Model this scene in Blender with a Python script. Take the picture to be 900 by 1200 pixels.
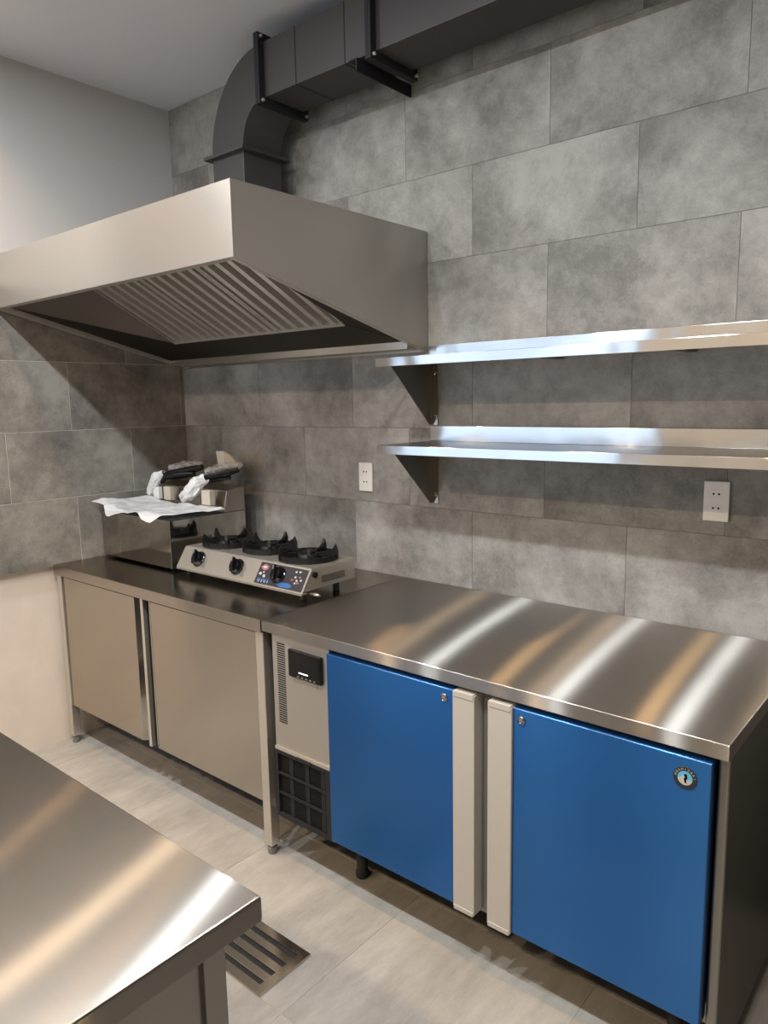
import bpy, bmesh, math, random
from mathutils import Vector, Matrix, noise
random.seed(7)
S = bpy.context.scene
C = S.collection
for o in list(bpy.data.objects): bpy.data.objects.remove(o)

# ------------------------------------------------------------------ camera
CAM = Vector((3.2436, -2.2695, 1.5531)); YAW, PIT, ROL, FPX = -0.70095, -0.14937, -0.0174, 861.32
fw = Vector((math.sin(YAW)*math.cos(PIT), math.cos(YAW)*math.cos(PIT), math.sin(PIT)))
rt = Vector((math.cos(YAW), -math.sin(YAW), 0)); up = rt.cross(fw)
r2 = rt*math.cos(ROL) + up*math.sin(ROL); u2 = -rt*math.sin(ROL) + up*math.cos(ROL)
cd = bpy.data.cameras.new('camera'); cam = bpy.data.objects.new('camera', cd); C.objects.link(cam)
cd.sensor_fit = 'HORIZONTAL'; cd.sensor_width = 36.0; cd.lens = 36.0*FPX/900.0; cd.clip_start = 0.02
m = Matrix((r2, u2, -fw)).transposed().to_4x4(); m.translation = CAM
cam.matrix_world = m
S.camera = cam

# ------------------------------------------------------------------ world, lamps, exposure
w = bpy.data.worlds.new('world'); S.world = w; w.use_nodes = True
w.node_tree.nodes['Background'].inputs[0].default_value = (0.75, 0.85, 1.0, 1)
w.node_tree.nodes['Background'].inputs[1].default_value = 0.6
S.view_settings.view_transform = 'Standard'; S.view_settings.look = 'None'
S.view_settings.gamma = 1.0; S.view_settings.exposure = 0.28
try: S.view_settings.use_curve_mapping = False
except Exception: pass
ZC = 2.966
def lamp(name, loc, power, col, size, shape='DISK', sy=None, rot=(0, 0, 0), spread=180):
    l = bpy.data.lights.new(name, 'AREA'); l.energy = power; l.color = col
    l.shape = shape; l.size = size
    if sy: l.size_y = sy
    l.spread = math.radians(spread)
    o = bpy.data.objects.new(name, l); C.objects.link(o); o.location = loc; o.rotation_euler = rot
    return o
WHITE = (0.92, 0.97, 1.0); WARM = (1.0, 0.62, 0.28); DAY = (0.60, 0.77, 1.0); REAR = (1.0, 0.75, 0.49)
for x in (0.50, 1.40, 2.06, 2.85):            # white downlights over the island
    lamp('downlight', (x, -1.88, ZC-0.02), 20.5, WHITE, 0.10)
lamp('warm_downlight', (-0.92, -1.88, ZC-0.02), 3.6, WARM, 0.10)
for x in (0.20, 1.14, 1.98, 2.88):     # warm downlights over the worktop edge
    lamp('warm_downlight', (x, -1.25, ZC-0.02), 3.4, WARM, 0.10, spread=115)
for x in (-0.6, 0.8, 2.2):                     # downlights deeper in the room
    lamp('rear_downlight', (x, -3.4, ZC-0.02), 27, REAR, 0.14)
# daylight through the shop window in the wall behind the island
lamp('window_daylight', (-0.5, -4.56, 1.45), 25, DAY, 2.5, 'RECTANGLE', 2.1, (math.radians(90), 0, 0))

# ------------------------------------------------------------------ material helpers
M = {}
def newmat(name):
    mt = bpy.data.materials.new(name); mt.use_nodes = True
    nt = mt.node_tree; nt.nodes.clear()
    out = nt.nodes.new('ShaderNodeOutputMaterial'); b = nt.nodes.new('ShaderNodeBsdfPrincipled')
    nt.links.new(b.outputs[0], out.inputs[0]); M[name] = mt
    return mt, nt, b
def N(nt, typ, **kw):
    n = nt.nodes.new(typ)
    for k, v in kw.items(): setattr(n, k, v)
    return n
def plain(name, col, rough=0.5, metal=0.0, bump=0.0, bscale=60, var=0.0, spec=0.5, coat=0.0):
    mt, nt, b = newmat(name)
    b.inputs['Base Color'].default_value = (*col, 1); b.inputs['Roughness'].default_value = rough
    b.inputs['Metallic'].default_value = metal; b.inputs['Specular IOR Level'].default_value = spec
    b.inputs['Coat Weight'].default_value = coat
    tc = N(nt, 'ShaderNodeTexCoord'); no = N(nt, 'ShaderNodeTexNoise'); no.inputs['Scale'].default_value = bscale
    no.inputs['Detail'].default_value = 5
    nt.links.new(tc.outputs['Object'], no.inputs['Vector'])
    if bump:
        bp = N(nt, 'ShaderNodeBump'); bp.inputs['Strength'].default_value = bump; bp.inputs['Distance'].default_value = 0.004
        nt.links.new(no.outputs['Fac'], bp.inputs['Height']); nt.links.new(bp.outputs[0], b.inputs['Normal'])
    v = max(var, 0.02)
    mx = N(nt, 'ShaderNodeMix', data_type='RGBA'); mx.inputs['A'].default_value = (*[c*(1-v) for c in col], 1)
    mx.inputs['B'].default_value = (*[min(1, c*(1+v)) for c in col], 1)
    nt.links.new(no.outputs['Fac'], mx.inputs['Factor']); nt.links.new(mx.outputs['Result'], b.inputs['Base Color'])
    return mt
def steel(name, col, ax, ay, dif=0.0, difcol=None, rvar=0.15, smudge=0.0, wave=0.0, coat=0.0, lobe=None, wscale=3.2):
    """brushed sheet metal, grain along x: ax is the roughness along the grain, ay across it (long highlights)"""
    mt, nt, b = newmat(name); L = nt.links.new
    out = [n for n in nt.nodes if n.type == 'OUTPUT_MATERIAL'][0]; nt.nodes.remove(b)
    r = math.sqrt(math.sqrt(ax*ay)); an = 1-math.sqrt(ax/ay)
    g = N(nt, 'ShaderNodeBsdfAnisotropic'); g.distribution = 'GGX'; g.inputs['Anisotropy'].default_value = an
    ge = N(nt, 'ShaderNodeNewGeometry'); sp = N(nt, 'ShaderNodeSeparateXYZ'); L(ge.outputs['True Normal'], sp.inputs[0])
    ab = N(nt, 'ShaderNodeMath', operation='ABSOLUTE'); L(sp.outputs['X'], ab.inputs[0])
    gt = N(nt, 'ShaderNodeMath', operation='GREATER_THAN'); gt.inputs[1].default_value = 0.8; L(ab.outputs[0], gt.inputs[0])
    tv = N(nt, 'ShaderNodeMix', data_type='VECTOR'); tv.inputs['A'].default_value = (1, 0, 0); tv.inputs['B'].default_value = (0, 1, 0)
    L(gt.outputs[0], tv.inputs['Factor']); L(tv.outputs['Result'], g.inputs['Tangent'])
    mp = N(nt, 'ShaderNodeMapping'); L(ge.outputs['Position'], mp.inputs['Vector']); mp.inputs['Scale'].default_value = (2.5, 180, 180)
    n1 = N(nt, 'ShaderNodeTexNoise'); n1.inputs['Scale'].default_value = 1.0; n1.inputs['Detail'].default_value = 2; L(mp.outputs[0], n1.inputs['Vector'])
    n2 = N(nt, 'ShaderNodeTexNoise'); n2.inputs['Scale'].default_value = 4; n2.inputs['Detail'].default_value = 6; L(ge.outputs['Position'], n2.inputs['Vector'])
    mr = N(nt, 'ShaderNodeMapRange'); mr.inputs['From Min'].default_value = 0.3; mr.inputs['From Max'].default_value = 0.7
    mr.inputs['To Min'].default_value = r*(1-0.04-smudge); mr.inputs['To Max'].default_value = r*(1+0.04+smudge); L(n2.outputs['Fac'], mr.inputs['Value']); L(mr.outputs[0], g.inputs['Roughness'])
    mx = N(nt, 'ShaderNodeMix', data_type='RGBA'); v = 0.025
    mx.inputs['A'].default_value = (*[c*(1-v) for c in col], 1); mx.inputs['B'].default_value = (*[min(1, c*(1+v)) for c in col], 1)
    L(n1.outputs['Fac'], mx.inputs['Factor']); L(mx.outputs['Result'], g.inputs['Color'])
    if wave:
        n3 = N(nt, 'ShaderNodeTexNoise'); n3.inputs['Scale'].default_value = wscale; n3.inputs['Detail'].default_value = 1; L(ge.outputs['Position'], n3.inputs['Vector'])
        bp = N(nt, 'ShaderNodeBump'); bp.inputs['Strength'].default_value = 1.0; bp.inputs['Distance'].default_value = wave
        L(n3.outputs['Fac'], bp.inputs['Height']); L(bp.outputs[0], g.inputs['Normal'])
    res = g
    if lobe:
        g2 = N(nt, 'ShaderNodeBsdfAnisotropic'); g2.distribution = 'GGX'; g2.inputs['Anisotropy'].default_value = 1-math.sqrt(lobe[1]/lobe[2])
        g2.inputs['Roughness'].default_value = math.sqrt(math.sqrt(lobe[1]*lobe[2])); L(tv.outputs['Result'], g2.inputs['Tangent']); L(mx.outputs['Result'], g2.inputs['Color'])
        ml = N(nt, 'ShaderNodeMixShader'); ml.inputs[0].default_value = lobe[0]; L(g.outputs[0], ml.inputs[1]); L(g2.outputs[0], ml.inputs[2]); res = ml
    if dif:
        d = N(nt, 'ShaderNodeBsdfDiffuse'); d.inputs[0].default_value = (*(difcol or col), 1)
        ms = N(nt, 'ShaderNodeMixShader'); ms.inputs[0].default_value = dif; L(g.outputs[0], ms.inputs[1]); L(d.outputs[0], ms.inputs[2]); res = ms
    if coat:
        c = N(nt, 'ShaderNodeBsdfAnisotropic'); c.inputs['Roughness'].default_value = 0.25
        fr = N(nt, 'ShaderNodeFresnel'); fr.inputs[0].default_value = 1.3
        mc = N(nt, 'ShaderNodeMixShader'); L(fr.outputs[0], mc.inputs[0]); L(res.outputs[0], mc.inputs[1]); L(c.outputs[0], mc.inputs[2]); res = mc
    L(res.outputs[0], out.inputs[0])
    return mt
def concrete(name, dark, mid, light, rough=0.55, big=2.6, warm=None, axis=(1, 1, 1)):
    """cement-look porcelain: cloudy blotches, fine speckle, its own patch of the pattern on every tile"""
    mt, nt, b = newmat(name); L = nt.links.new
    tc = N(nt, 'ShaderNodeTexCoord'); oi = N(nt, 'ShaderNodeObjectInfo')
    cx = N(nt, 'ShaderNodeMath', operation='MULTIPLY'); cx.inputs[1].default_value = 37.0; L(oi.outputs['Random'], cx.inputs[0])
    va = N(nt, 'ShaderNodeVectorMath', operation='ADD'); L(tc.outputs['Object'], va.inputs[0]); L(cx.outputs[0], va.inputs[1])
    mp = N(nt, 'ShaderNodeMapping'); mp.inputs['Scale'].default_value = axis; L(va.outputs[0], mp.inputs['Vector'])
    def no(s, d, r=0.6, dist=0.0):
        n = N(nt, 'ShaderNodeTexNoise'); n.inputs['Scale'].default_value = s; n.inputs['Detail'].default_value = d
        n.inputs['Roughness'].default_value = r; n.inputs['Distortion'].default_value = dist; L(mp.outputs[0], n.inputs['Vector']); return n
    a = no(big, 8, 0.62, 0.3); c = no(big*6, 7, 0.75); d = no(140, 4, 0.8)
    m1 = N(nt, 'ShaderNodeMath', operation='MULTIPLY_ADD'); m1.inputs[1].default_value = 0.30; L(c.outputs['Fac'], m1.inputs[0]); 
    m0 = N(nt, 'ShaderNodeMath', operation='MULTIPLY'); m0.inputs[1].default_value = 0.56; L(a.outputs['Fac'], m0.inputs[0]); L(m0.outputs[0], m1.inputs[2])
    m2 = N(nt, 'ShaderNodeMath', operation='MULTIPLY_ADD'); m2.inputs[1].default_value = 0.14; L(d.outputs['Fac'], m2.inputs[0]); L(m1.outputs[0], m2.inputs[2])
    rp = N(nt, 'ShaderNodeValToRGB'); L(m2.outputs[0], rp.inputs[0]); e = rp.color_ramp.elements
    e[0].position = 0.40; e[0].color = (*dark, 1); e[1].position = 0.60; e[1].color = (*light, 1)
    k = e.new(0.5); k.color = (*mid, 1)
    tn = N(nt, 'ShaderNodeMapRange'); tn.inputs['To Min'].default_value = 0.96; tn.inputs['To Max'].default_value = 1.04; L(oi.outputs['Random'], tn.inputs['Value'])
    hs = N(nt, 'ShaderNodeHueSaturation'); L(tn.outputs[0], hs.inputs['Value']); L(rp.outputs[0], hs.inputs['Color']); L(hs.outputs[0], b.inputs['Base Color'])
    b.inputs['Roughness'].default_value = rough; b.inputs['Specular IOR Level'].default_value = 0.35
    bp = N(nt, 'ShaderNodeBump'); bp.inputs['Strength'].default_value = 0.12; bp.inputs['Distance'].default_value = 0.002
    L(m2.outputs[0], bp.inputs['Height']); L(bp.outputs[0], b.inputs['Normal'])
    return mt

steel('steel_top', (0.41, 0.385, 0.355), 0.006, 0.50, smudge=0.01, lobe=(0.60, 0.05, 0.20))
steel('steel_island', (0.37, 0.348, 0.32), 0.009, 0.90, smudge=0.01, lobe=(0.55, 0.06, 0.25))
steel('steel_table', (0.46, 0.425, 0.385), 0.02, 0.06, smudge=0.10)
steel('steel_door', (0.50, 0.46, 0.405), 0.03, 0.08, wave=0.003)
steel('steel_hood', (0.48, 0.455, 0.425), 0.07, 0.16, dif=0.22, wave=0.0015)
steel('steel_inner_shaded', (0.11, 0.10, 0.09), 0.2, 0.3)  # hood steel darkened: the shade under the hood is in its colour
steel('steel_shelf', (0.52, 0.52, 0.52), 0.012, 0.05, wave=0.004, wscale=6)
steel('steel_panel', (0.52, 0.485, 0.44), 0.12, 0.3, dif=0.15)
steel('steel_side', (0.30, 0.29, 0.27), 0.07, 0.15, smudge=0.04)
steel('steel_mirror', (0.50, 0.475, 0.44), 0.003, 0.010, wave=0.0006)
steel('steel_stove', (0.66, 0.62, 0.56), 0.04, 0.08, dif=0.18)
steel('steel_filter', (0.80, 0.76, 0.70), 0.08, 0.14, dif=0.2)
steel('steel_drain', (0.60, 0.545, 0.47), 0.015, 0.03)
steel('blue_steel', (0.040, 0.165, 0.43), 0.035, 0.32, dif=0.34, difcol=(0.010, 0.080, 0.29), coat=0.3)
steel('duct_metal', (0.10, 0.096, 0.098), 0.15, 0.25, dif=0.5, wave=0.003)
steel('duct_flange', (0.05, 0.05, 0.055), 0.2, 0.25, dif=0.5)
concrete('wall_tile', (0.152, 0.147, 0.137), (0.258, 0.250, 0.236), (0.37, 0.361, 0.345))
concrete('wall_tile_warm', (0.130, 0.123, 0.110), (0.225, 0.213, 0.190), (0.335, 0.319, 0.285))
concrete('floor_tile', (0.28, 0.262, 0.238), (0.345, 0.325, 0.298), (0.41, 0.388, 0.358), rough=0.42, big=2.2, axis=(2.2, 0.7, 1))
plain('grout_dark', (0.16, 0.155, 0.145), 0.9, bump=0.3, bscale=300)
plain('grout_light', (0.62, 0.58, 0.51), 0.9, bump=0.3, bscale=300)
plain('grout_floor', (0.42, 0.40, 0.36), 0.9, bump=0.3, bscale=300)
plain('paint_grey', (0.55, 0.555, 0.56), 0.75, bump=0.08, bscale=90, var=0.02)
plain('paint_room', (0.62, 0.58, 0.52), 0.75, bump=0.08, bscale=90, var=0.02)
plain('paint_dark', (0.11, 0.10, 0.09), 0.7, bump=0.08, bscale=90)
plain('paint_ceiling', (0.60, 0.625, 0.67), 0.8, bump=0.05, bscale=60, var=0.02)
plain('plaster', (0.72, 0.64, 0.56), 0.9, bump=0.7, bscale=9, var=0.09)
plain('plastic_white', (0.78, 0.76, 0.73), 0.35)
plain('plastic_black', (0.008, 0.008, 0.009), 0.35, spec=0.25)
plain('black_gloss', (0.004, 0.004, 0.005), 0.15, spec=0.3)
plain('cast_iron', (0.007, 0.0065, 0.0065), 0.5, bump=0.4, bscale=200, spec=0.3)
plain('rubber', (0.02, 0.02, 0.02), 0.7)
plain('grey_plastic', (0.46, 0.43, 0.39), 0.42)
plain('grey_dark', (0.17, 0.17, 0.165), 0.5)
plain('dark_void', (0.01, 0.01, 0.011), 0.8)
plain('grille_black', (0.008, 0.008, 0.009), 0.6, spec=0.15)
plain('grille_bar', (0.02, 0.02, 0.022), 0.5, spec=0.2)
plain('gasket', (0.05, 0.055, 0.075), 0.5)
plain('red_print', (0.32, 0.11, 0.11), 0.35)
plain('blue_print', (0.03, 0.11, 0.33), 0.35)
plain('white_print', (0.45, 0.45, 0.45), 0.4)
plain('sticker_dark', (0.03, 0.03, 0.035), 0.25)
plain('emblem_blue', (0.10, 0.42, 0.62), 0.35)
plain('cardboard', (0.50, 0.44, 0.37), 0.8, bump=0.2, bscale=60, var=0.08)
def film(name, col, alpha, rough=0.25):
    mt, nt, b = newmat(name)
    b.inputs['Base Color'].default_value = (*col, 1); b.inputs['Roughness'].default_value = rough
    tr = N(nt, 'ShaderNodeBsdfTransparent'); tr.inputs[0].default_value = (0.95, 0.95, 0.95, 1)
    tl = N(nt, 'ShaderNodeBsdfTranslucent'); tl.inputs[0].default_value = (*col, 1)
    m1 = N(nt, 'ShaderNodeMixShader'); m1.inputs[0].default_value = 0.3
    m2 = N(nt, 'ShaderNodeMixShader')
    no = N(nt, 'ShaderNodeTexNoise'); no.inputs['Scale'].default_value = 5; no.inputs['Detail'].default_value = 2
    mr = N(nt, 'ShaderNodeMapRange'); mr.inputs['From Min'].default_value = 0.35; mr.inputs['From Max'].default_value = 0.65
    mr.inputs['To Min'].default_value = max(0, alpha-0.15); mr.inputs['To Max'].default_value = min(1, alpha+0.15)
    nt.links.new(no.outputs['Fac'], mr.inputs['Value']); nt.links.new(mr.outputs[0], m2.inputs[0])
    out = [n for n in nt.nodes if n.type == 'OUTPUT_MATERIAL'][0]
    nt.links.new(b.outputs[0], m1.inputs[1]); nt.links.new(tl.outputs[0], m1.inputs[2])
    nt.links.new(tr.outputs[0], m2.inputs[1]); nt.links.new(m1.outputs[0], m2.inputs[2]); nt.links.new(m2.outputs[0], out.inputs[0])
film('bag_white', (0.92, 0.92, 0.93), 0.90, 0.22)
film('film_clear', (0.92, 0.91, 0.89), 0.36, 0.07)
def emit(name, col, s):
    mt, nt, b = newmat(name); b.inputs['Emission Color'].default_value = (*col, 1); b.inputs['Emission Strength'].default_value = s
    b.inputs['Base Color'].default_value = (*col, 1)
emit('led_white', (0.9, 0.95, 1.0), 0.8)

# ------------------------------------------------------------------ geometry helpers (all shapes in world metres)
ORG = {}
def org(p): return ORG.get(p.name, Vector((0, 0, 0))) if p else Vector((0, 0, 0))
def link(o, parent):
    C.objects.link(o)
    if parent: o.parent = parent; ORG[o.name] = org(parent)
    else: ORG[o.name] = Vector((0, 0, 0))
    return o
def tag(o, label=None, cat=None, group=None, kind=None):
    for k, v in (('label', label), ('category', cat), ('group', group), ('kind', kind)):
        if v: o[k] = v
    return o
def thing(name, loc, label, cat, group=None):
    o = bpy.data.objects.new(name, None); C.objects.link(o); o.location = loc; o.empty_display_size = 0.05
    ORG[o.name] = Vector(loc); return tag(o, label, cat, group)
class B:
    def __init__(s): s.bm = bmesh.new()
    def box(s, x0, x1, y0, y1, z0, z1, bev=0.0, seg=2):
        t = bmesh.new(); bmesh.ops.create_cube(t, size=1)
        for v in t.verts: v.co = ((x0+x1)/2+v.co.x*(x1-x0), (y0+y1)/2+v.co.y*(y1-y0), (z0+z1)/2+v.co.z*(z1-z0))
        if bev: bmesh.ops.bevel(t, geom=t.edges[:], offset=bev, segments=seg, affect='EDGES', profile=0.6)
        return s._add(t)
    def _add(s, t):
        me = bpy.data.meshes.new('tmp'); bmesh.ops.recalc_face_normals(t, faces=t.faces[:]); t.to_mesh(me); t.free(); s.bm.from_mesh(me); bpy.data.meshes.remove(me); return s
    def prism(s, pts, vec, bev=0.0):
        """polygon pts (3D) extruded along vec"""
        t = bmesh.new(); vec = Vector(vec)
        a = [t.verts.new(Vector(p)) for p in pts]; b = [t.verts.new(Vector(p)+vec) for p in pts]; n = len(pts)
        t.faces.new(a[::-1]); t.faces.new(b)
        for i in range(n): t.faces.new((a[i], a[(i+1) % n], b[(i+1) % n], b[i]))
        if bev: bmesh.ops.bevel(t, geom=t.edges[:], offset=bev, segments=2, affect='EDGES', profile=0.6)
        return s._add(t)
    def slab(s, quad, th):
        """quad panel with thickness th along its normal"""
        q = [Vector(p) for p in quad]; n = (q[1]-q[0]).cross(q[2]-q[0]).normalized()
        return s.prism(q, n*th)
    def tube(s, pts, r, seg=10, caps=True):
        t = bmesh.new(); pts = [Vector(p) for p in pts]; rings = []
        rr = r if isinstance(r, (list, tuple)) else [r]*len(pts); prev = None
        for i, p in enumerate(pts):
            d = (pts[min(i+1, len(pts)-1)]-pts[max(i-1, 0)]).normalized()
            if prev is None: u = d.orthogonal().normalized()
            else: u = (prev-d*prev.dot(d)).normalized()
            prev = u; v = d.cross(u)
            rings.append([t.verts.new(p+(u*math.cos(k*2*math.pi/seg)+v*math.sin(k*2*math.pi/seg))*rr[i]) for k in range(seg)])
        for a, b in zip(rings, rings[1:]):
            for k in range(seg): t.faces.new((a[k], a[(k+1) % seg], b[(k+1) % seg], b[k]))
        if caps: t.faces.new(rings[0][::-1]); t.faces.new(rings[-1])
        return s._add(t)
    def lathe(s, prof, c, axis='z', seg=20):
        """prof: (radius, height) list around axis through c"""
        t = bmesh.new(); rings = []
        ax = {'z': lambda r, h, a: (r*math.cos(a), r*math.sin(a), h), 'y': lambda r, h, a: (r*math.cos(a), -h, r*math.sin(a)), 'x': lambda r, h, a: (h, r*math.cos(a), r*math.sin(a))}[axis]
        for r, h in prof: rings.append([t.verts.new(Vector(c)+Vector(ax(max(r, 1e-4), h, k*2*math.pi/seg))) for k in range(seg)])
        for a, b in zip(rings, rings[1:]):
            for k in range(seg): t.faces.new((a[k], a[(k+1) % seg], b[(k+1) % seg], b[k]))
        t.faces.new(rings[0][::-1]); t.faces.new(rings[-1])
        return s._add(t)
    def xf(s, mat): bmesh.ops.transform(s.bm, matrix=mat, verts=s.bm.verts[:]); return s
    def build(s, name, mat, parent=None, smooth=False):
        me = bpy.data.meshes.new(name); o_ = org(parent)
        bmesh.ops.translate(s.bm, vec=-o_, verts=s.bm.verts[:]); s.bm.to_mesh(me); s.bm.free()
        me.materials.append(M[mat])
        if smooth:
            for p in me.polygons: p.use_smooth = True
            try: me.set_sharp_from_angle(angle=math.radians(38))
            except Exception: pass
        return link(bpy.data.objects.new(name, me), parent)
def bx(name, mat, parent, *a, bev=0.0, smooth=False): return B().box(*a, bev=bev, seg=3 if smooth else 2).build(name, mat, parent)
def grid_obj(name, mat, parent, fn, nu, nv, smooth=True, th=0.0012):
    bm = bmesh.new(); vs = [[bm.verts.new(fn(i/nu, j/nv)) for j in range(nv+1)] for i in range(nu+1)]
    for i in range(nu):
        for j in range(nv): bm.faces.new((vs[i][j], vs[i+1][j], vs[i+1][j+1], vs[i][j+1]))
    b = B(); b.bm.free(); b.bm = bm; o = b.build(name, mat, parent, smooth)
    if th:
        md = o.modifiers.new('thickness', 'SOLIDIFY'); md.thickness = th
    return o
TC = {}
def piece(name, mat, parent, size, centre, bev=0.0006):
    """one tile: meshes of alike size are shared"""
    k = (name, mat, tuple(round(s, 4) for s in size))
    if k not in TC:
        t = bmesh.new(); bmesh.ops.create_cube(t, size=1)
        for v in t.verts: v.co = (v.co.x*size[0], v.co.y*size[1], v.co.z*size[2])
        bmesh.ops.bevel(t, geom=t.edges[:], offset=bev, segments=1, affect='EDGES')
        me = bpy.data.meshes.new(name); t.to_mesh(me); t.free(); me.materials.append(M[mat]); TC[k] = me
    o = bpy.data.objects.new(name, TC[k]); link(o, parent); o.location = Vector(centre)-org(parent); return o

# ------------------------------------------------------------------ the room
X1, Y1 = 5.0, -4.6
YW = -1.45                                               # free end of the left wall
ZL1, TH, TW, XA, YL = 1.1444, 0.30346, 0.58726, 0.58204, -0.319
ZT0 = ZL1-TH                                             # lower edge of the tiling
G = 0.0007                                               # half a joint
fl = tag(bx('floor', 'grout_floor', None, -3.15, X1+0.15, Y1-0.15, 0.15, -0.12, -0.0012), kind='structure')
def cuts(a, b, start, step):
    v = [a]; k = start
    while k > a: k -= step
    while k < b:
        if k > a+0.012 and k < b-0.012: v.append(k)
        k += step
    return v+[b]
fx = cuts(-3.0, X1, 0.181, TW); fy = cuts(Y1, 0.0, -1.172, TW)
for a, b in zip(fx, fx[1:]):
    for c, d in zip(fy, fy[1:]):
        piece('floor_tile', 'floor_tile', fl, (b-a-2*G, d-c-2*G, 0.012), ((a+b)/2, (c+d)/2, -0.006))
tag(bx('ceiling', 'paint_ceiling', None, -3.15, X1+0.15, Y1-0.15, 0.15, ZC, ZC+0.12), kind='structure')
wb = tag(bx('wall_back', 'grout_dark', None, -3.15, X1+0.15, 0.0012, 0.15, -0.12, ZC), kind='structure')
n = 0
while ZT0+n*TH < ZC-0.01:
    z0, z1 = ZT0+n*TH, min(ZT0+(n+1)*TH, ZC)
    xs = cuts(0.0, X1, XA if n % 2 == 0 else XA-TW/2, TW)
    for a, b in zip(xs, xs[1:]):
        piece('wall_tile', 'wall_tile', wb, (b-a-2*G, 0.010, z1-z0-2*G), ((a+b)/2, 0.005, (z0+z1)/2))
    n += 1
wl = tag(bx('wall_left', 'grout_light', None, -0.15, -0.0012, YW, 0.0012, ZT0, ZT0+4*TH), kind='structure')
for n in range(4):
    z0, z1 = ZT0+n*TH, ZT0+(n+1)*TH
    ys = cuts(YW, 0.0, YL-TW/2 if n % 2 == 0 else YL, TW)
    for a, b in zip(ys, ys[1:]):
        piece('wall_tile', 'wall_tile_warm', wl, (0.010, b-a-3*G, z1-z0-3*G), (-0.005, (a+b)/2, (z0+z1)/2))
tag(bx('plaster_base', 'plaster', wl, -0.15, -0.03, YW, 0.0012, -0.0005, ZT0), label='bare cream plaster below the tiling')
bx('painted_upper', 'paint_grey', wl, -0.15, 0.0, YW, 0.0012, ZT0+4*TH, ZC)
tag(bx('wall_right', 'paint_dark', None, X1, X1+0.15, Y1-0.15, 0.15, -0.12, ZC), kind='structure')
tag(bx('wall_far_left', 'paint_room', None, -3.15, -3.0, Y1-0.15, 0.0012, -0.12, ZC), kind='structure')
WX0, WX1 = -1.8, 0.8
wf = B()
for a in ((-3.0, WX0, -0.12, ZC), (WX1, X1, -0.12, ZC), (WX0, WX1, -0.12, 0.38), (WX0, WX1, 2.52, ZC)): wf.box(a[0], a[1], Y1-0.15, Y1, a[2], a[3])
tag(wf.build('wall_front', 'paint_room'), kind='structure')
wn = B().box(WX0, WX0+0.05, Y1-0.1, Y1+0.02, 0.38, 2.52).box(WX1-0.05, WX1, Y1-0.1, Y1+0.02, 0.38, 2.52).box(WX0, WX1, Y1-0.1, Y1+0.02, 0.38, 0.43).box(WX0, WX1, Y1-0.1, Y1+0.02, 2.47, 2.52).box(-0.52, -0.48, Y1-0.1, Y1-0.03, 0.43, 2.47)
tag(wn.build('window_1', 'grey_dark'), kind='structure')

# ------------------------------------------------------------------ extractor hood
HX0, HX1, HY, HZT, HZF, HZR = 0.003, 1.56, -0.905, 2.166, 1.958, 1.735
hood = thing('extractor_hood', (0.78, -0.45, HZR), 'brushed stainless steel extractor hood fixed in the corner above the gas stove', 'extractor hood')
T = 0.0025
bx('front_panel', 'steel_hood', hood, HX0, HX1, HY, HY+0.006, HZF, HZT, bev=0.0025)
prof = lambda x: [(x, HY, HZT), (x, -0.002, HZT), (x, -0.002, HZR), (x, HY, HZF)]
B().prism(prof(HX1-T), (T, 0, 0)).build('side_panel', 'steel_hood', hood)
B().prism(prof(HX0), (T, 0, 0)).build('side_panel', 'steel_hood', hood)
bx('top_panel', 'steel_hood', hood, HX0, HX1, HY, -0.002, HZT-T, HZT)
bx('back_panel', 'steel_hood', hood, HX0, HX1, -0.005, -0.002, HZR, HZT)
zr = lambda y: HZR+(HZF-HZR)*(y/HY)                       # lower rim, falling towards the wall
RW, RH = 0.042, 0.024
for x0, x1 in ((HX0+T, HX0+T+RW), (HX1-T-0.02, HX1-T)):
    B().prism([(x0, HY+T, zr(HY)), (x0, -0.004, zr(0)), (x0, -0.004, zr(0)+RH), (x0, HY+T, zr(HY)+RH)], (x1-x0, 0, 0)).build('rim', 'steel_filter', hood)
bx('rim', 'steel_filter', hood, HX0+T, HX1-T, HY+T, HY+0.03, HZF, HZF+0.012)
bx('gutter', 'steel_stove', hood, HX0+T+RW, HX1-T-0.02, -0.10, -0.006, HZR+0.008, HZR+0.036)
FA, FB = Vector((0, -0.25, 1.832)), Vector((0, -0.74, 2.092))   # lower and upper edge of the filter bank
FX0, FX1 = 0.31, 1.375
def fp(x, t, up=0.0):
    p = FA.lerp(FB, t); nrm = Vector((0, (FA-FB).normalized().z, -(FA-FB).normalized().y)); 
    if nrm.z > 0: nrm = -nrm
    return Vector((x, p.y, p.z))+nrm*up
lx, rx = HX0+T+RW, HX1-T-0.02
B().slab([(lx, HY+0.03, zr(HY)+0.012), (lx, -0.10, zr(-0.10)+0.012), fp(FX0, 0), fp(FX0, 1)], 0.002).build('inner_panel', 'steel_inner_shaded', hood)
B().slab([(rx, HY+0.03, zr(HY)+0.012), (rx, -0.10, zr(-0.10)+0.012), fp(FX1, 0), fp(FX1, 1)], 0.002).build('inner_panel', 'steel_inner_shaded', hood)
B().slab([(lx, -0.10, zr(-0.10)+0.012), (rx, -0.10, zr(-0.10)+0.012), fp(FX1, 0), fp(FX0, 0)], 0.002).build('inner_panel', 'steel_inner_shaded', hood)
B().slab([(lx, HY+0.03, HZF+0.012), (rx, HY+0.03, HZF+0.012), fp(FX1, 1), fp(FX0, 1)], 0.002).build('inner_panel', 'steel_inner_shaded', hood)
fw_ = (FX1-FX0)/3
slope = FB-FA; sl = slope.length; sd = slope.normalized(); dn = fp(0, 0, 1)-fp(0, 0, 0)
def local(x, v, d): return Vector((x, 0, 0))+FA+sd*v+dn*d   # x, distance up the slope, depth below the plane
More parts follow.
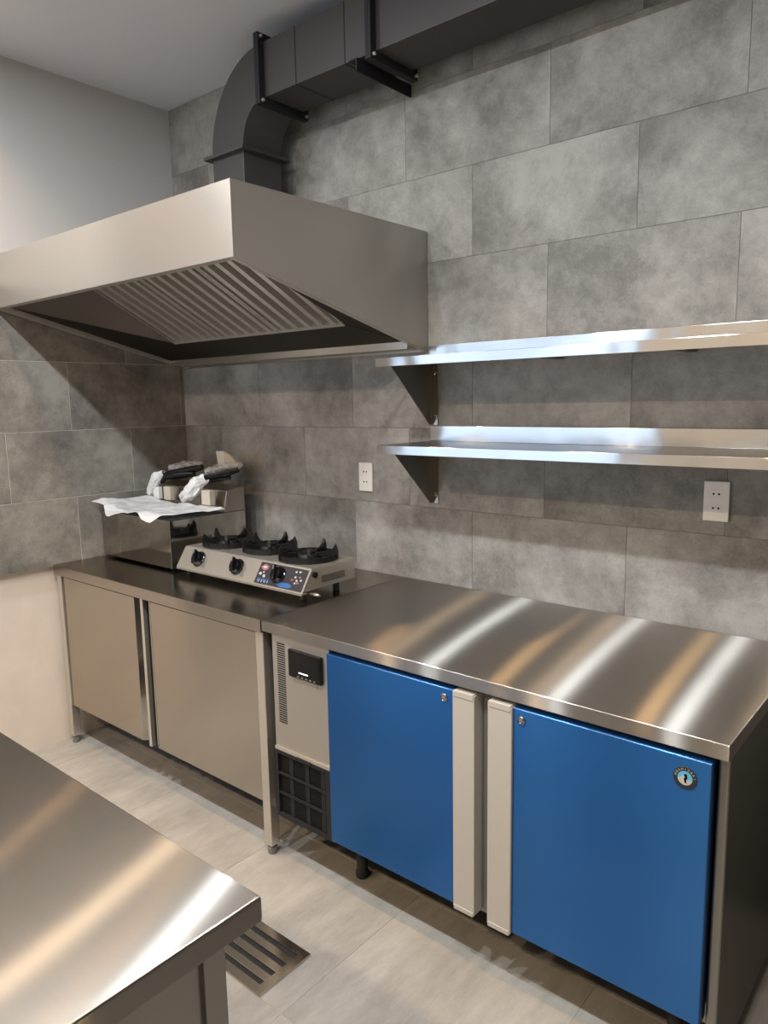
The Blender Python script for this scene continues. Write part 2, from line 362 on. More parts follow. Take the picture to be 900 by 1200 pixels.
def lbox(x0, x1, v0, v1, d0, d1):
    b = B(); return b.prism([local(x0, v0, d0), local(x1, v0, d0), local(x1, v1, d0), local(x0, v1, d0)], dn*(d1-d0))
for k in range(3):
    x0 = FX0+k*fw_+0.002; x1 = FX0+(k+1)*fw_-0.002
    flt = lbox(x0, x1, 0, sl, -0.045, -0.040).build('baffle_filter', 'dark_void', hood); flt['label'] = 'removable grease filter'  # black backing plate paints the gaps between the baffles dark
    fr = lbox(x0, x1, 0, 0.018, -0.04, 0.006); fr2 = lbox(x0, x1, sl-0.018, sl, -0.04, 0.006)
    fr.build('filter_frame', 'steel_filter', flt); fr2.build('filter_frame', 'steel_filter', flt)
    lbox(x0, x0+0.010, 0.018, sl-0.018, -0.04, 0.006).build('filter_frame', 'steel_filter', flt)
    lbox(x1-0.010, x1, 0.018, sl-0.018, -0.04, 0.006).build('filter_frame', 'steel_filter', flt)
    nb = 5; pitch = (x1-x0-0.02)/nb; base = None
    for j in range(nb):
        c = x0+0.01+pitch*(j+0.5)
        if base is None:
            bb = B()
            pr = [(-0.0165, -0.036), (-0.0125, 0.006), (0.0125, 0.006), (0.0165, -0.036), (0.0135, -0.036), (0.0095, 0.003), (-0.0095, 0.003), (-0.0135, -0.036)]
            bb.prism([local(c+a, 0.012, d) for a, d in pr], sd*(sl-0.024))
            base = bb.build('baffle', 'steel_filter', flt); cx0 = c
            if k == 0: BME = base.data; BX0 = c; BO = base.location.copy()
        else:
            o = base.copy(); link(o, flt); o.location = base.location+Vector((c-cx0, 0, 0))

# ------------------------------------------------------------------ ventilation duct
duct = thing('ventilation_duct', (0.785, -0.18, HZT), 'dark grey sheet metal duct rising from the hood and turning along the ceiling', 'duct')
DY0, DY1 = -0.284, -0.088; SX0, SX1 = 0.692, 0.884; DZ0, DZ1 = 2.686, 2.878
tag(bx('riser', 'duct_metal', duct, SX0, SX1, DY0, DY1, HZT+0.001, 2.535, bev=0.002))
CX, CZ = 1.004, 2.54; ri, ro = CX-SX1, CX-SX0
pts = []
for i in range(15):
    a = math.pi-i*math.pi/2/14; pts.append((CX+ro*math.cos(a), DY0, CZ+(DZ1-CZ)*math.sin(a)))
for i in range(15):
    a = math.pi/2+i*math.pi/2/14; pts.append((CX+ri*math.cos(a), DY0, CZ+(DZ0-CZ)*math.sin(a)))
B().prism(pts, (0, DY1-DY0, 0)).build('elbow', 'duct_metal', duct, smooth=True)
def ring(x, o=0.027, t=0.012):                             # upright flange round the horizontal duct: two meeting collars
    b = B()
    b.box(x-t, x, DY0-o, DY0, DZ0-o, DZ1+o).box(x-t, x, DY1, DY1+o, DZ0-o, DZ1+o).box(x-t, x, DY0, DY1, DZ0-o, DZ0).box(x-t, x, DY0, DY1, DZ1, DZ1+o)
    b.box(x+0.001, x+t, DY0-o, DY0, DZ0-o, DZ1+o).box(x+0.001, x+t, DY1, DY1+o, DZ0-o, DZ1+o).box(x+0.001, x+t, DY0, DY1, DZ0-o, DZ0).box(x+0.001, x+t, DY0, DY1, DZ1, DZ1+o)
    return b.build('flange', 'duct_flange', duct)
for x in (1.010, 1.556):
    f = ring(x)
    for z in (DZ0-0.014, DZ1+0.014):
        for y in (DY0-0.014, DY1+0.014):
            B().lathe([(0.006, 0), (0.006, 0.008), (0.003, 0.010)], (x+0.012, y, z), 'x', 8).build('bolt', 'steel_filter', f)
b = B(); o_ = 0.026
for t in ((SX0-o_, SX1+o_, DY0-o_, DY0), (SX0-o_, SX1+o_, DY1, DY1+o_), (SX0-o_, SX0, DY0, DY1), (SX1, SX1+o_, DY0, DY1)): b.box(*t, 2.528, 2.540)
b.build('flange', 'duct_metal', duct)
xs = [1.010, 1.19, 1.43, 1.556, 2.75, 3.95, 4.99]
for a, c in zip(xs, xs[1:]):
    bx('duct_section', 'duct_metal', duct, a+0.0008, c-0.0008, DY0, DY1, DZ0, DZ1, bev=0.0015)
for a in (1.19, 1.43): bx('seam', 'duct_flange', duct, a-0.002, a+0.002, DY0-0.001, DY1+0.001, DZ0-0.001, DZ1+0.001)
for x in (1.475, 3.2):
    s = B().box(x-0.018, x+0.018, DY0-0.012, -0.001, DZ0-0.006, DZ0-0.002).box(x+0.014, x+0.018, DY0-0.012, -0.001, DZ0-0.044, DZ0-0.006).build('support_angle', 'duct_flange', duct)

# ------------------------------------------------------------------ wall shelves
SX = 1.570; SXR = 3.07
def shelf(z, label):
    s = thing('wall_shelf', (2.32, 0, z), label, 'shelf', 'steel wall shelves')
    bx('board', 'steel_shelf', s, SX, SXR, -0.317, -0.002, z-0.003, z, bev=0.001)
    bx('front_edge', 'steel_shelf', s, SX, SXR, -0.3195, -0.3165, z-0.030, z, bev=0.001)
    bx('upstand', 'steel_shelf', s, SX, SXR, -0.006, -0.002, z, z+0.056, bev=0.001)
    for x in (SX+0.004, SXR-0.03):
        br = B().prism([(x, -0.262, z-0.004), (x, -0.003, z-0.004), (x, -0.003, z-0.235), (x, -0.014, z-0.240)], (0.003, 0, 0)).build('bracket', 'steel_side', s)
        bx('bracket_flange', 'steel_door', br, x+0.003, x+0.030, -0.005, -0.002, z-0.238, z-0.004)
        bx('bracket_flange', 'steel_side', br, x-0.024, x-0.0005, -0.005, -0.002, z-0.225, z-0.004)
        bx('bracket_flange', 'steel_side', br, x+0.003, x+0.030, -0.262, -0.006, z-0.0062, z-0.0035)
        for zz in (z-0.045, z-0.205):
            B().lathe([(0.007, 0.0), (0.007, 0.003), (0.004, 0.006)], (x+0.017, -0.005, zz), 'y', 10).build('bolt', 'steel_shelf', br)
    for x in (2.09, 2.51): bx('stiffener', 'steel_side', s, x, x+0.03, -0.26, -0.01, z-0.020, z-0.0035)
    return s
shelf(1.700, 'long polished steel wall shelf, the upper one, beside the hood')
shelf(1.402, 'long polished steel wall shelf, the lower one, between upper shelf and outlets')

# ------------------------------------------------------------------ wall outlets
def outlet(x, label):
    t = thing('wall_outlet', (x, 0, 1.187), label, 'outlet', 'white double wall outlets')
    bx('plate', 'plastic_white', t, x-0.036, x+0.036, -0.010, 0.0, 1.187, 1.305, bev=0.003, smooth=True)
    for z in (1.226, 1.268):
        bx('socket', 'plastic_white', t, x-0.017, x+0.017, -0.0108, -0.009, z-0.014, z+0.014, bev=0.0006)
        for dx in (-0.0075, 0.0075):
            B().lathe([(0.0032, 0), (0.0032, 0.0016)], (x+dx, -0.0098, z), 'y', 10).build('socket_hole', 'dark_void', t)
outlet(1.239, 'white double wall outlet on the tiles behind the gas stove')
outlet(2.612, 'white double wall outlet on the tiles below the lower shelf')

# ------------------------------------------------------------------ cupboard table
H, D = 0.85, 0.752
TX1 = 1.424
cab = thing('cupboard_table', (0.71, -0.37, 0), 'stainless steel cupboard table with two plain doors in the corner', 'cabinet')
bx('worktop', 'steel_table', cab, 0.002, TX1-0.001, -D, -0.002, H-0.045, H, bev=0.003, smooth=True)
FY = -0.735
bx('back_panel', 'steel_side', cab, 0.03, 1.39, -0.035, -0.03, 0.19, 0.80)
bx('side_panel', 'steel_door', cab, 0.022, 0.025, -0.70, -0.03, 0.19, 0.80)
bx('side_panel', 'steel_door', cab, 1.395, 1.398, -0.70, -0.03, 0.19, 0.80)
bx('bottom_shelf', 'steel_side', cab, 0.03, 1.39, -0.70, -0.035, 0.19, 0.205)
bx('underside_shade', 'rubber', cab, 0.05, 1.37, -0.690, -0.05, 0.155, 0.19)  # black box added for the dark band of shade below the doors
for x in (0.006, 1.383):
    for y in (-0.742, -0.05):
        lg = B().box(x, x+0.038, y, y+0.038, 0.035, H-0.046, bev=0.002).build('leg', 'steel_stove', cab)
        B().lathe([(0.013, 0.0), (0.017, 0.002), (0.017, 0.022), (0.012, 0.026), (0.012, 0.036)], (x+0.019, y+0.019, 0.0), 'z', 14).build('foot', 'grey_dark', lg, True)
def cdoor(x0, x1, pull):
    d = bx('door', 'steel_door', cab, x0, x1, FY, FY+0.018, 0.188, 0.796, bev=0.002)
    s = 1 if pull == 'r' else -1; e = x1 if pull == 'r' else x0
    pts = [(e, FY, 0.19), (e+s*0.004, FY, 0.19), (e+s*0.020, FY+0.016, 0.19), (e+s*0.034, FY+0.016, 0.19), (e+s*0.034, FY+0.018, 0.19), (e, FY+0.018, 0.19)]
    B().prism(pts, (0, 0, 0.604)).build('finger_pull', 'steel_mirror', d)
    return d
cdoor(0.047, 0.628, 'r'); cdoor(0.744, 1.379, 'l')
bx('centre_stile', 'steel_stove', cab, 0.670, 0.688, FY+0.002, FY+0.022, 0.176, 0.800, bev=0.002)
bx('door_gap_shade', 'dark_void', cab, 0.045, 1.382, FY+0.024, FY+0.030, 0.195, 0.804)  # black sheet behind the doors, painting the shade in the gaps round them
bx('top_rail', 'steel_side', cab, 0.045, 1.382, -0.705, -0.68, 0.775, 0.804)

# ------------------------------------------------------------------ undercounter refrigerator
fr = thing('undercounter_refrigerator', (2.15, -0.37, 0), 'undercounter refrigerator with two blue doors and a steel worktop', 'refrigerator')
FX, FXR = 1.427, 2.870
bx('worktop', 'steel_top', fr, FX, FXR, -D, -0.002, H-0.036, H, bev=0.003, smooth=True)
bx('body', 'steel_side', fr, 1.452, 2.836, -0.690, -0.03, 0.150, H-0.037)
bx('base_shade', 'rubber', fr, 1.46, 2.83, -0.655, -0.05, 0.115, 0.150)  # recessed base, added in black to darken the gap beneath the doors
bx('side_panel', 'steel_side', fr, 2.842, 2.866, -0.722, -0.010, 0.040, H-0.037, bev=0.006, smooth=True)
PY = -0.733
bx('top_rail', 'gasket', fr, 1.452, 2.836, -0.715, -0.690, 0.795, H-0.037)
# machine compartment panel
pan = B()
pan.box(1.455, 1.712, PY, -0.690, 0.418, 0.806, bev=0.0015)
pan = pan.build('control_panel', 'steel_panel', fr)
for i in range(36):
    z = 0.508+i*0.0077
    if i == 0: sl0 = bx('vent_slot', 'dark_void', pan, 1.478, 1.516, PY-0.0006, PY+0.001, z, z+0.0042)
    else:
        o = sl0.copy(); link(o, pan); o.location = (0, 0, i*0.0077)
disp = bx('display', 'plastic_black', fr, 1.541, 1.690, PY-0.012, PY, 0.684, 0.776, bev=0.006, smooth=True)
bx('screen', 'black_gloss', disp, 1.551, 1.682, PY-0.0128, PY-0.0115, 0.703, 0.768, bev=0.0004)
bx('indicator', 'led_white', disp, 1.592, 1.634, PY-0.0134, PY-0.0122, 0.7045, 0.7085)
for i in range(5): bx('button', 'grey_dark', disp, 1.585+i*0.018, 1.594+i*0.018, PY-0.0134, PY-0.0118, 0.690, 0.694)
bx('name_plate', 'white_print', pan, 1.612, 1.662, PY-0.0012, PY, 0.664, 0.676)
bx('name_plate_face', 'steel_panel', pan, 1.614, 1.660, PY-0.0016, PY-0.0004, 0.6655, 0.6745)
bx('sill', 'steel_stove', fr, 1.455, 1.712, PY-0.006, PY+0.02, 0.408, 0.420, bev=0.002)
gr = bx('grille', 'grille_black', fr, 1.457, 1.711, PY+0.004, PY+0.03, 0.170, 0.408)
for z0, z1 in ((0.170, 0.182), (0.396, 0.408)): bx('grille_frame', 'grille_bar', gr, 1.457, 1.711, PY-0.006, PY+0.004, z0, z1)
for x0, x1 in ((1.457, 1.467), (1.690, 1.711)): bx('grille_frame', 'grille_bar', gr, x0, x1, PY-0.006, PY+0.004, 0.182, 0.396)
for z in (0.252, 0.322): bx('grille_bar', 'grille_bar', gr, 1.467, 1.690, PY-0.004, PY+0.003, z, z+0.006)
for x in (1.525, 1.600, 1.672):
    bx('grille_bar', 'grille_bar', gr, x-0.009, x+0.009, PY+0.001, PY+0.0042, 0.182, 0.396)
for i in range(29):
    z = 0.186+i*0.0072
    if i == 0: g0 = bx('grille_slat', 'plastic_black', gr, 1.467, 1.690, PY+0.0022, PY+0.0045, z, z+0.003)
    else:
        o = g0.copy(); link(o, gr); o.location = (0, 0, i*0.0072)
bx('grille_notch', 'dark_void', gr, 1.560, 1.625, PY-0.008, PY-0.004, 0.398, 0.410)
bx('front_edge_strip', 'grey_plastic', fr, 1.7125, 1.7185, PY-0.002, PY+0.03, 0.168, 0.806, bev=0.001)
DYF, DYB = -0.750, -0.706
def fdoor(x0, x1, hx0, hx1, lockx):
    d = bx('door', 'blue_steel', fr, x0, x1, DYF, DYB, 0.182, 0.799, bev=0.004, smooth=True)
    h = bx('handle', 'grey_plastic', d, hx0, hx1, DYF-0.006, DYB, 0.178, 0.800, bev=0.003, smooth=True)
    bx('handle_cap', 'grey_plastic', h, hx0+0.003, hx1-0.003, DYF-0.0075, DYB+0.004, 0.786, 0.803, bev=0.002, smooth=True)
    bx('handle_cap', 'grey_plastic', h, hx0+0.003, hx1-0.003, DYF-0.0075, DYB+0.004, 0.174, 0.188, bev=0.002, smooth=True)
    lk = B().lathe([(0.0105, 0), (0.0105, 0.003), (0.0085, 0.0045), (0.0075, 0.003), (0.0, 0.003)], (lockx, DYF, 0.772), 'y', 18).build('lock', 'steel_shelf', d, True)
    B().lathe([(0.0062, 0.0025), (0.0058, 0.0042)], (lockx, DYF, 0.772), 'y', 14).build('key_barrel', 'grey_dark', lk, True)
    bx('gasket', 'gasket', d, min(x0, hx0)+0.012, max(x1, hx1)-0.012, DYB, -0.690, 0.190, 0.792)
    return d
fdoor(1.720, 2.190, 2.190, 2.258, 2.160)
d2 = fdoor(2.368, 2.838, 2.298, 2.368, 2.392)
bx('centre_post', 'grey_dark', fr, 2.262, 2.294, -0.716, -0.690, 0.176, 0.80)
# round emblem: black ring, light-blue sky, white snow shape, dark standing bird
EX, EZ = 2.785, 0.752
em = B().lathe([(0.0250, 0), (0.0250, 0.0012), (0.0245, 0.0016)], (EX, DYF, EZ), 'y', 32).build('emblem', 'sticker_dark', d2)
ey = DYF-0.0017
def flat(pts, y, t=0.0004): return B().prism([(EX+a, y, EZ+c) for a, c in pts], (0, -t, 0))
circ = lambda r, n=28: [(r*math.cos(2*math.pi*i/n), r*math.sin(2*math.pi*i/n)) for i in range(n)]
flat(circ(0.0155), ey).build('emblem_print', 'emblem_blue', em)
flat([(-0.0150, -0.003), (-0.009, 0.001), (-0.004, 0.0075), (0.001, 0.0045), (0.006, -0.001), (0.0150, -0.003)]+[(0.0153*math.cos(a), 0.0153*math.sin(a)) for a in [-0.2-i*(math.pi-0.4)/12 for i in range(13)]], ey-0.0004).build('emblem_print', 'white_print', em)
flat([(0.000, -0.010), (-0.002, -0.002), (0.000, 0.004), (-0.003, 0.007), (0.000, 0.010), (0.003, 0.010), (0.0045, 0.006), (0.005, -0.003), (0.0045, -0.010)], ey-0.0008).build('emblem_print', 'black_gloss', em)
flat([(0.0035, -0.009), (0.0032, -0.001), (0.0062, -0.004), (0.0065, -0.008)], ey-0.0012).build('emblem_print', 'white_print', em)
def letters(word, a0, a1, rad, size, parent):
    for i, ch in enumerate(word):
        a = math.radians(a0+(a1-a0)*i/(len(word)-1))
        cu = bpy.data.curves.new('letter', 'FONT'); cu.body = ch; cu.size = size; cu.align_x = 'CENTER'; cu.align_y = 'CENTER'
        t = bpy.data.objects.new('letter', cu); C.objects.link(t); bpy.context.view_layer.update()
        me = bpy.data.meshes.new_from_object(t.evaluated_get(bpy.context.evaluated_depsgraph_get()))
        bpy.data.objects.remove(t); bpy.data.curves.remove(cu)
        up_ = a-math.pi/2
        me.transform(Matrix.Translation((EX+rad*math.cos(a), DYF-0.0020, EZ+rad*math.sin(a))) @ Matrix.Rotation(-up_, 4, 'Y') @ Matrix.Rotation(math.pi/2, 4, 'X'))
        me.transform(Matrix.Translation(-org(parent))); me.name = 'letter'; me.materials.clear(); me.materials.append(M['grey_plastic'])
        link(bpy.data.objects.new('letter', me), parent)
letters('HOSHIZAKI', 168, 12, 0.0200, 0.0075, em)
for x in (1.735, 2.75):
    for y in (-0.625, -0.10):
        B().lathe([(0.020, 0.0), (0.022, 0.004), (0.022, 0.02), (0.018, 0.026), (0.018, 0.151)], (x, y, 0), 'z', 16).build('foot', 'rubber', fr, True)
B().lathe([(0.012, 0.0), (0.014, 0.003), (0.014, 0.041)], (2.848, -0.68, 0), 'z', 12).build('foot', 'grey_dark', fr, True)
B().lathe([(0.012, 0.0), (0.014, 0.003), (0.014, 0.041)], (2.848, -0.06, 0), 'z', 12).build('foot', 'grey_dark', fr, True)

# ------------------------------------------------------------------ island worktable
isl = thing('island_table', (1.6, -2.0, 0), 'stainless steel work table standing free opposite the refrigerator, beside the floor drain', 'table')
IX0, IX1, IY0, IY1 = 0.70, 2.478, -2.36, -1.650
bx('worktop', 'steel_island', isl, IX0, IX1, IY0, IY1, H-0.040, H, bev=0.005, smooth=True)
for x in (IX0+0.04, IX1-0.078):
    for y in (IY0+0.04, IY1-0.078):
        lg = bx('leg', 'steel_side', isl, x, x+0.038, y, y+0.038, 0.035, H-0.040, bev=0.002)
        B().lathe([(0.013, 0.0), (0.017, 0.002), (0.017, 0.022), (0.012, 0.026), (0.012, 0.036)], (x+0.019, y+0.019, 0.0), 'z', 14).build('foot', 'grey_dark', lg, True)
bx('end_panel', 'steel_side', isl, IX1-0.052, IX1-0.048, IY0+0.078, IY1-0.078, 0.15, H-0.040)
bx('end_panel', 'steel_side', isl, IX0+0.048, IX0+0.052, IY0+0.078, IY1-0.078, 0.15, H-0.040)
bx('front_panel', 'steel_door', isl, IX0+0.078, IX1-0.078, IY1-0.058, IY1-0.054, 0.15, H-0.040)
bx('bottom_shelf', 'steel_door', isl, IX0+0.052, IX1-0.052, IY0+0.05, IY1-0.058, 0.15, 0.18)

# ------------------------------------------------------------------ floor drain
GX0, GX1, GY0, GY1 = 1.545, 1.858, -1.174, -0.984
dr = thing('floor_drain', (1.70, -1.08, 0), 'stainless steel slotted floor drain grate in the floor tiles by the island', 'drain')
bx('pit_shade', 'dark_void', dr, GX0+0.01, GX1-0.01, GY0+0.01, GY1-0.01, 0.0002, 0.001)  # flat black sheet on the floor, standing in for the shade of a recess
fw2 = 0.026
for q in ([(GX0, GY0), (GX1, GY0), (GX1-fw2, GY0+fw2), (GX0+fw2, GY0+fw2)], [(GX0, GY1), (GX1, GY1), (GX1-fw2, GY1-fw2), (GX0+fw2, GY1-fw2)],
          [(GX0, GY0), (GX0, GY1), (GX0+fw2, GY1-fw2), (GX0+fw2, GY0+fw2)], [(GX1, GY0), (GX1, GY1), (GX1-fw2, GY1-fw2), (GX1-fw2, GY0+fw2)]):
    B().prism([(a, c, 0.0005) for a, c in q], (0, 0, 0.0065)).build('frame_bar', 'steel_drain', dr)
span = (GY1-GY0-2*fw2)
for i in range(3):
    y = GY0+fw2+0.016+i*(span-0.016)/3
    bx('slat', 'steel_drain', dr, GX0+fw2, GX1-fw2, y, y+(span-0.016)/3-0.016, 0.001, 0.0065, bev=0.001)

# ------------------------------------------------------------------ gas stove
st = thing('gas_stove', (1.02, -0.40, H), 'three-burner stainless tabletop gas stove with black knobs on the cupboard table', 'stove')
GX_0, GX_1, gy0, gy1 = 0.640, 1.388, -0.532, -0.250
gz0, gz1 = 0.884, 0.964
b = B().prism([(GX_0, gy0+0.006, gz0+0.004), (GX_0, gy1, gz0+0.004), (GX_0, gy1, gz1), (GX_0, -0.478, gz1)], (GX_1-GX_0, 0, 0), bev=0.002)
b.build('body', 'steel_stove', st)
s0, s1 = Vector((0, gy0, gz0)), Vector((0, -0.480, gz1+0.001)); sdir = (s1-s0).normalized(); sn = Vector((0, -sdir.z, sdir.y))
def SP(x, v, o): p = s0+sdir*v+sn*o; return Vector((x, p.y, p.z))
sL = (s1-s0).length
fpn = B().prism([SP(GX_0-0.004, 0, 0), SP(GX_0-0.004, sL, 0), SP(GX_0-0.004, sL, -0.004), SP(GX_0-0.004, 0.0, -0.004), SP(GX_0-0.004, -0.006, -0.004)], (GX_1-GX_0+0.008, 0, 0)).build('control_panel', 'steel_stove', st)
bx('front_lip', 'steel_stove', st, GX_0-0.004, GX_1+0.004, gy0, gy0+0.022, gz0-0.004, gz0+0.0015, bev=0.001)
def onpanel(pts, o, t): return B().prism([SP(x, v, o) for x, v in pts], sn*t)
stk = onpanel([(1.128, 0.006), (1.383, 0.006), (1.383, sL-0.006), (1.128, sL-0.006)], 0.0001, 0.0006).build('sticker', 'sticker_dark', fpn)
def blob(cx, cv, rx_, rv, mat, o=0.0007, n=10, seed=0):
    rr = random.Random(seed); 
    onpanel([(cx+rx_*math.cos(2*math.pi*i/n)*(0.75+0.4*rr.random()), cv+rv*math.sin(2*math.pi*i/n)*(0.75+0.4*rr.random())) for i in range(n)], o, 0.0004).build('sticker_print', mat, stk)
blob(1.158, 0.072, 0.022, 0.012, 'red_print', seed=1); blob(1.158, 0.072, 0.012, 0.005, 'white_print', 0.0012, seed=2)
blob(1.145, 0.045, 0.008, 0.006, 'white_print', seed=3); blob(1.168, 0.038, 0.008, 0.006, 'white_print', seed=4); blob(1.160, 0.052, 0.004, 0.004, 'white_print', seed=41)
blob(1.285, 0.018, 0.042, 0.010, 'blue_print', seed=5)
for i in range(6): blob(1.142+i*0.011, 0.020+0.002*(i % 2), 0.0032, 0.009, 'blue_print', seed=6+i, n=6)
for i in range(4): blob(1.150+i*0.016, 0.017, 0.0018, 0.007, 'white_print', 0.0012, seed=26+i, n=6)
for i, (cx, cv) in enumerate([(1.318, 0.045), (1.330, 0.056), (1.342, 0.044), (1.352, 0.058), (1.362, 0.048), (1.337, 0.034), (1.350, 0.036), (1.325, 0.076), (1.345, 0.078)]):
    blob(cx, cv, 0.006, 0.004, 'white_print' if i % 3 else 'red_print', seed=40+i, n=7)
rot = Matrix((Vector((1, 0, 0)), sdir, sn)).transposed().to_4x4()
for kx in (0.760, 1.005, 1.243):
    mt = rot.copy(); mt.translation = SP(kx, sL*0.53, 0)
    kb = B().lathe([(0.033, 0), (0.033, 0.004), (0.029, 0.006), (0.027, 0.020), (0.023, 0.024), (0.0, 0.024)], (0, 0, 0), 'z', 22).xf(mt).build('knob', 'black_gloss', st, True)
    B().box(-0.007, 0.007, -0.030, 0.030, 0.021, 0.036, bev=0.004).xf(mt @ Matrix.Rotation(0.35, 4, 'Z')).build('knob_grip', 'black_gloss', kb, True)
    B().box(-0.001, 0.001, 0.012, 0.028, 0.0356, 0.0366).xf(mt @ Matrix.Rotation(0.35, 4, 'Z')).build('knob_mark', 'white_print', kb)
bx('top_plate', 'steel_stove', st, GX_0+0.004, GX_1-0.002, -0.478, gy1+0.002, gz1, gz1+0.003, bev=0.001)
for x in (GX_0+0.03, GX_1-0.035):
    for y in (-0.49, -0.318):
        B().lathe([(0.011, 0), (0.013, 0.002), (0.012, 0.039)], (x, y, H), 'z', 12).build('foot', 'rubber', st, True)
hp = B().box(GX_1, GX_1+0.0015, -0.430, -0.306, 0.906, 0.932).build('side_handle', 'steel_drain', st)
bx('handle_recess', 'steel_shelf', hp, GX_1+0.0012, GX_1+0.002, -0.424, -0.312, 0.911, 0.918)
B().lathe([(0.011, 0), (0.011, 0.006), (0.008, 0.008)], (GX_1, -0.462, 0.941), 'x', 16).build('side_cap', 'plastic_black', st, True)
B().lathe([(0.0045, -0.02), (0.0045, 0.012), (0.0065, 0.013), (0.0065, 0.026), (0.0045, 0.030), (0.0045, 0.038)], (GX_1, -0.478, 0.874), 'x', 12).build('gas_nozzle', 'steel_stove', st, True)
def grate(cx, cy, z, R):
    g = B().lathe([(R-0.012, 0), (R, 0), (R, 0.020), (R-0.012, 0.020), (R-0.012, 0.0005)], (cx, cy, z), 'z', 32).build('pan_support', 'cast_iron', st, True)
    for k in range(5):
        a = 0.5+k*2*math.pi/5; c, s_ = math.cos(a), math.sin(a); tx, ty = -s_*0.0055, c*0.0055
        pf = [(R+0.005, 0.003), (R+0.005, 0.034), (R-0.004, 0.058), (R-0.014, 0.042), (R-0.030, 0.030), (R*0.42, 0.026), (R*0.40, 0.014), (R-0.012, 0.004)]
        B().prism([(cx+r*c-tx, cy+r*s_-ty, z+h) for r, h in pf], (2*tx, 2*ty, 0)).build('prong', 'cast_iron', g)
    return g
for gx, gy, R in ((0.775, -0.362, 0.105), (1.012, -0.340, 0.108), (1.254, -0.362, 0.112)):
    grate(gx, gy, gz1+0.004, R)
    br = B().lathe([(0.045, 0), (0.047, 0.010), (0.040, 0.022), (0.020, 0.024), (0.0, 0.022)], (gx, gy, gz1+0.003), 'z', 24).build('burner', 'cast_iron', st, True)
    B().lathe([(0.028, 0.0), (0.028, 0.006), (0.020, 0.009), (0.0, 0.009)], (gx, gy, gz1+0.026), 'z', 20).build('burner_cap', 'cast_iron', br, True)

# ------------------------------------------------------------------ countertop fryer and the wrapping on it
BX0, BX1_, BY0, BY1, BZ = 0.022, 0.575, -0.513, -0.106, 1.068
fy_ = thing('countertop_fryer', (0.30, -0.31, H), 'polished stainless countertop fryer box in the corner beside the gas stove', 'fryer')
bx('body', 'steel_mirror', fy_, BX0, BX1_, BY0, BY1, H+0.012, BZ, bev=0.0015)
for x in (BX0+0.04, BX1_-0.04):
    for y in (BY0+0.04, BY1-0.04): B().lathe([(0.013, 0), (0.015, 0.003), (0.013, 0.013)], (x, y, H), 'z', 12).build('foot', 'rubber', fy_, True)
B().prism([(BX0, BY1, BZ+0.001), (BX0, BY1-0.118, BZ+0.001), (BX0, BY1-0.100, BZ+0.098), (BX0, BY1, BZ+0.112)], (BX1_-BX0, 0, 0), bev=0.0015).build('control_head', 'steel_door', fy_)
bx('lid_seam', 'dark_void', fy_, BX0+0.001, BX1_+0.0005, BY0+0.002, BY1-0.002, BZ-0.001, BZ+0.0012)
def nz(x, y, z, s): return noise.noise(Vector((x*s, y*s, z*s)))
# flat crumpled bag over the top, its left end curling over the front edge
def bagf(u, v):
    # u along x (0 = by the left wall), v from the rear (0) to the front (1)
    x = 0.030+u*0.572
    yr = -0.262-0.02*(1-u)+0.012*math.sin(9*u); yf = -0.535-0.02*math.sin(3.1*u+0.4)+0.018*math.sin(13*u+1)
    if u > 0.82: yf += (u-0.82)/0.18*0.27
    if u < 0.10: yf += -0.035*(1-u/0.10)
    y = yr+(yf-yr)*v
    z = BZ+0.014+0.020*abs(nz(x, y, 0.3, 7))+0.004*abs(nz(x, y, 1.7, 23))+0.012*(1-v)
    z += 0.036*max(0, 1-u/0.30)**1.2*(0.4+0.6*v)
    if v > 0.85 and y < BY0: 
        dpp = (BY0-y)/0.03; z -= 0.010*dpp*(1+math.sin(8*u+0.5)) if u > 0.12 else 0.002*dpp
    if y < BY0+0.01: z = max(z, BZ-0.022)
    else: z = max(z, BZ+0.004)
    return Vector((x, y, z))
bg = grid_obj('plastic_bag', 'bag_white', None, bagf, 70, 46)
tag(bg, 'crumpled white plastic bag lying flat on top of the countertop fryer', 'plastic bag')
# two black handles in loose wrapping film resting on the control head
HT = BZ+0.118
def wrap(parent, path, rad, seed, amp=0.35, seg=30, n=34, mat='film_clear'):
    """loose tube of film round a path, creased along its length and open at both ends"""
    P = [Vector(p) for p in path]; m_ = len(P)-1
    def at(t):
        f = min(t*m_, m_-1e-6); i = int(f); return P[i].lerp(P[i+1], f-i), rad[i]+(rad[i+1]-rad[i])*(f-i), (P[i+1]-P[i]).normalized()
    def fn(u, v):
        c, r, d = at(u); a = Vector((0, 0, 1)); side = d.cross(a).normalized(); upv = side.cross(d); th = v*2*math.pi
        k = 1+0.8*amp*abs(nz(math.cos(th)*1.4+seed, math.sin(th)*1.4, u*2.2, 1.7))-0.35*amp*abs(nz(math.cos(th)*2.2+seed, math.sin(th)*2.2, u*4, 1.2))+0.12*amp*nz(th*0.2+seed, u*9, 0.5, 1.9)
        p = c+(side*math.cos(th)+upv*math.sin(th))*r*k
        lo = HT+0.002 if p.y > BY1-0.122 else BZ+0.034
        p.z = max(p.z, lo); return p
    return grid_obj('film_wrap', mat, parent, fn, n, seg, th=0)
def handle_wrap(x, label):
    t = thing('wrapped_handle', (x, -0.17, HT), label, 'handle', 'wrapped handles on the fryer')
    B().tube([(x-0.050, -0.232, HT+0.022), (x+0.02, -0.200, HT+0.040), (x+0.09, -0.160, HT+0.056), (x+0.15, -0.130, HT+0.070)], [0.013, 0.020, 0.022, 0.013], 12).build('grip', 'plastic_black', t, True)
    B().tube([(x-0.04, -0.215, HT+0.014), (x+0.03, -0.180, HT+0.022), (x+0.10, -0.140, HT+0.032)], [0.009, 0.013, 0.010], 10).build('grip', 'plastic_black', t, True)
    return t
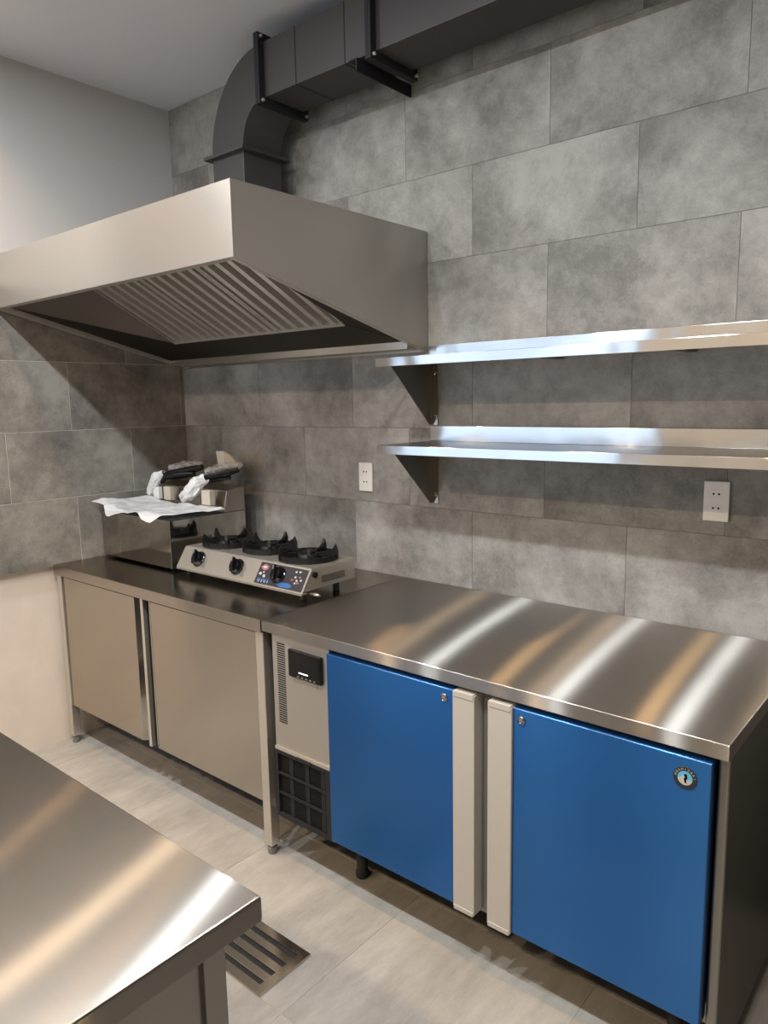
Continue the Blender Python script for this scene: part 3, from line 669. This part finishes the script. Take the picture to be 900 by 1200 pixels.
t1 = handle_wrap(0.150, 'black plastic handle in crumpled clear film on the fryer, without cardboard')
B().tube([(0.125, -0.245, HT-0.004), (0.150, -0.238, HT+0.026), (0.215, -0.205, HT+0.036), (0.275, -0.165, HT+0.040)], [0.010, 0.015, 0.016, 0.010], 10).build('grip', 'plastic_black', t1, True)
wrap(t1, [(0.045, -0.262, BZ+0.055), (0.062, -0.258, BZ+0.095), (0.095, -0.248, HT+0.020), (0.130, -0.232, HT+0.040)], [0.018, 0.022, 0.026, 0.016], 3.1, 0.5, mat='bag_white')
wrap(t1, [(0.140, -0.205, HT+0.062), (0.210, -0.170, HT+0.076), (0.290, -0.130, HT+0.086)], [0.016, 0.020, 0.014], 7.4, 0.5)
bx('hook_block', 'plastic_white', t1, 0.070, 0.118, -0.262, -0.240, BZ+0.034, BZ+0.092, bev=0.003)
bx('hook_block', 'cardboard', t1, 0.160, 0.215, -0.262, -0.240, BZ+0.034, BZ+0.098, bev=0.003)
t2 = handle_wrap(0.420, 'black plastic handle in crumpled film with an upright cardboard piece on the fryer')
wrap(t2, [(0.335, -0.270, BZ+0.055), (0.375, -0.262, BZ+0.082), (0.415, -0.245, HT+0.010), (0.455, -0.225, HT+0.034)], [0.024, 0.032, 0.030, 0.018], 5.5, 0.55, mat='bag_white')
wrap(t2, [(0.430, -0.205, HT+0.056), (0.500, -0.165, HT+0.076), (0.590, -0.125, HT+0.096)], [0.018, 0.022, 0.012], 1.2, 0.5)
cdm = B().prism([(0.412, -0.118, HT+0.040), (0.395, -0.118, HT+0.148), (0.470, -0.124, HT+0.150), (0.530, -0.128, HT+0.128), (0.580, -0.130, HT+0.090), (0.570, -0.130, HT+0.070)], (0, 0.006, 0)).build('cardboard', 'paint_room', t2)
B().prism([(0.470, -0.131, HT+0.150), (0.530, -0.135, HT+0.128), (0.580, -0.137, HT+0.090), (0.560, -0.139, HT+0.076), (0.470, -0.137, HT+0.060)], (0, 0.002, 0)).build('cardboard', 'cardboard', t2)
bx('hook_block', 'cardboard', t2, 0.468, 0.530, -0.268, -0.238, BZ+0.034, BZ+0.100, bev=0.003)
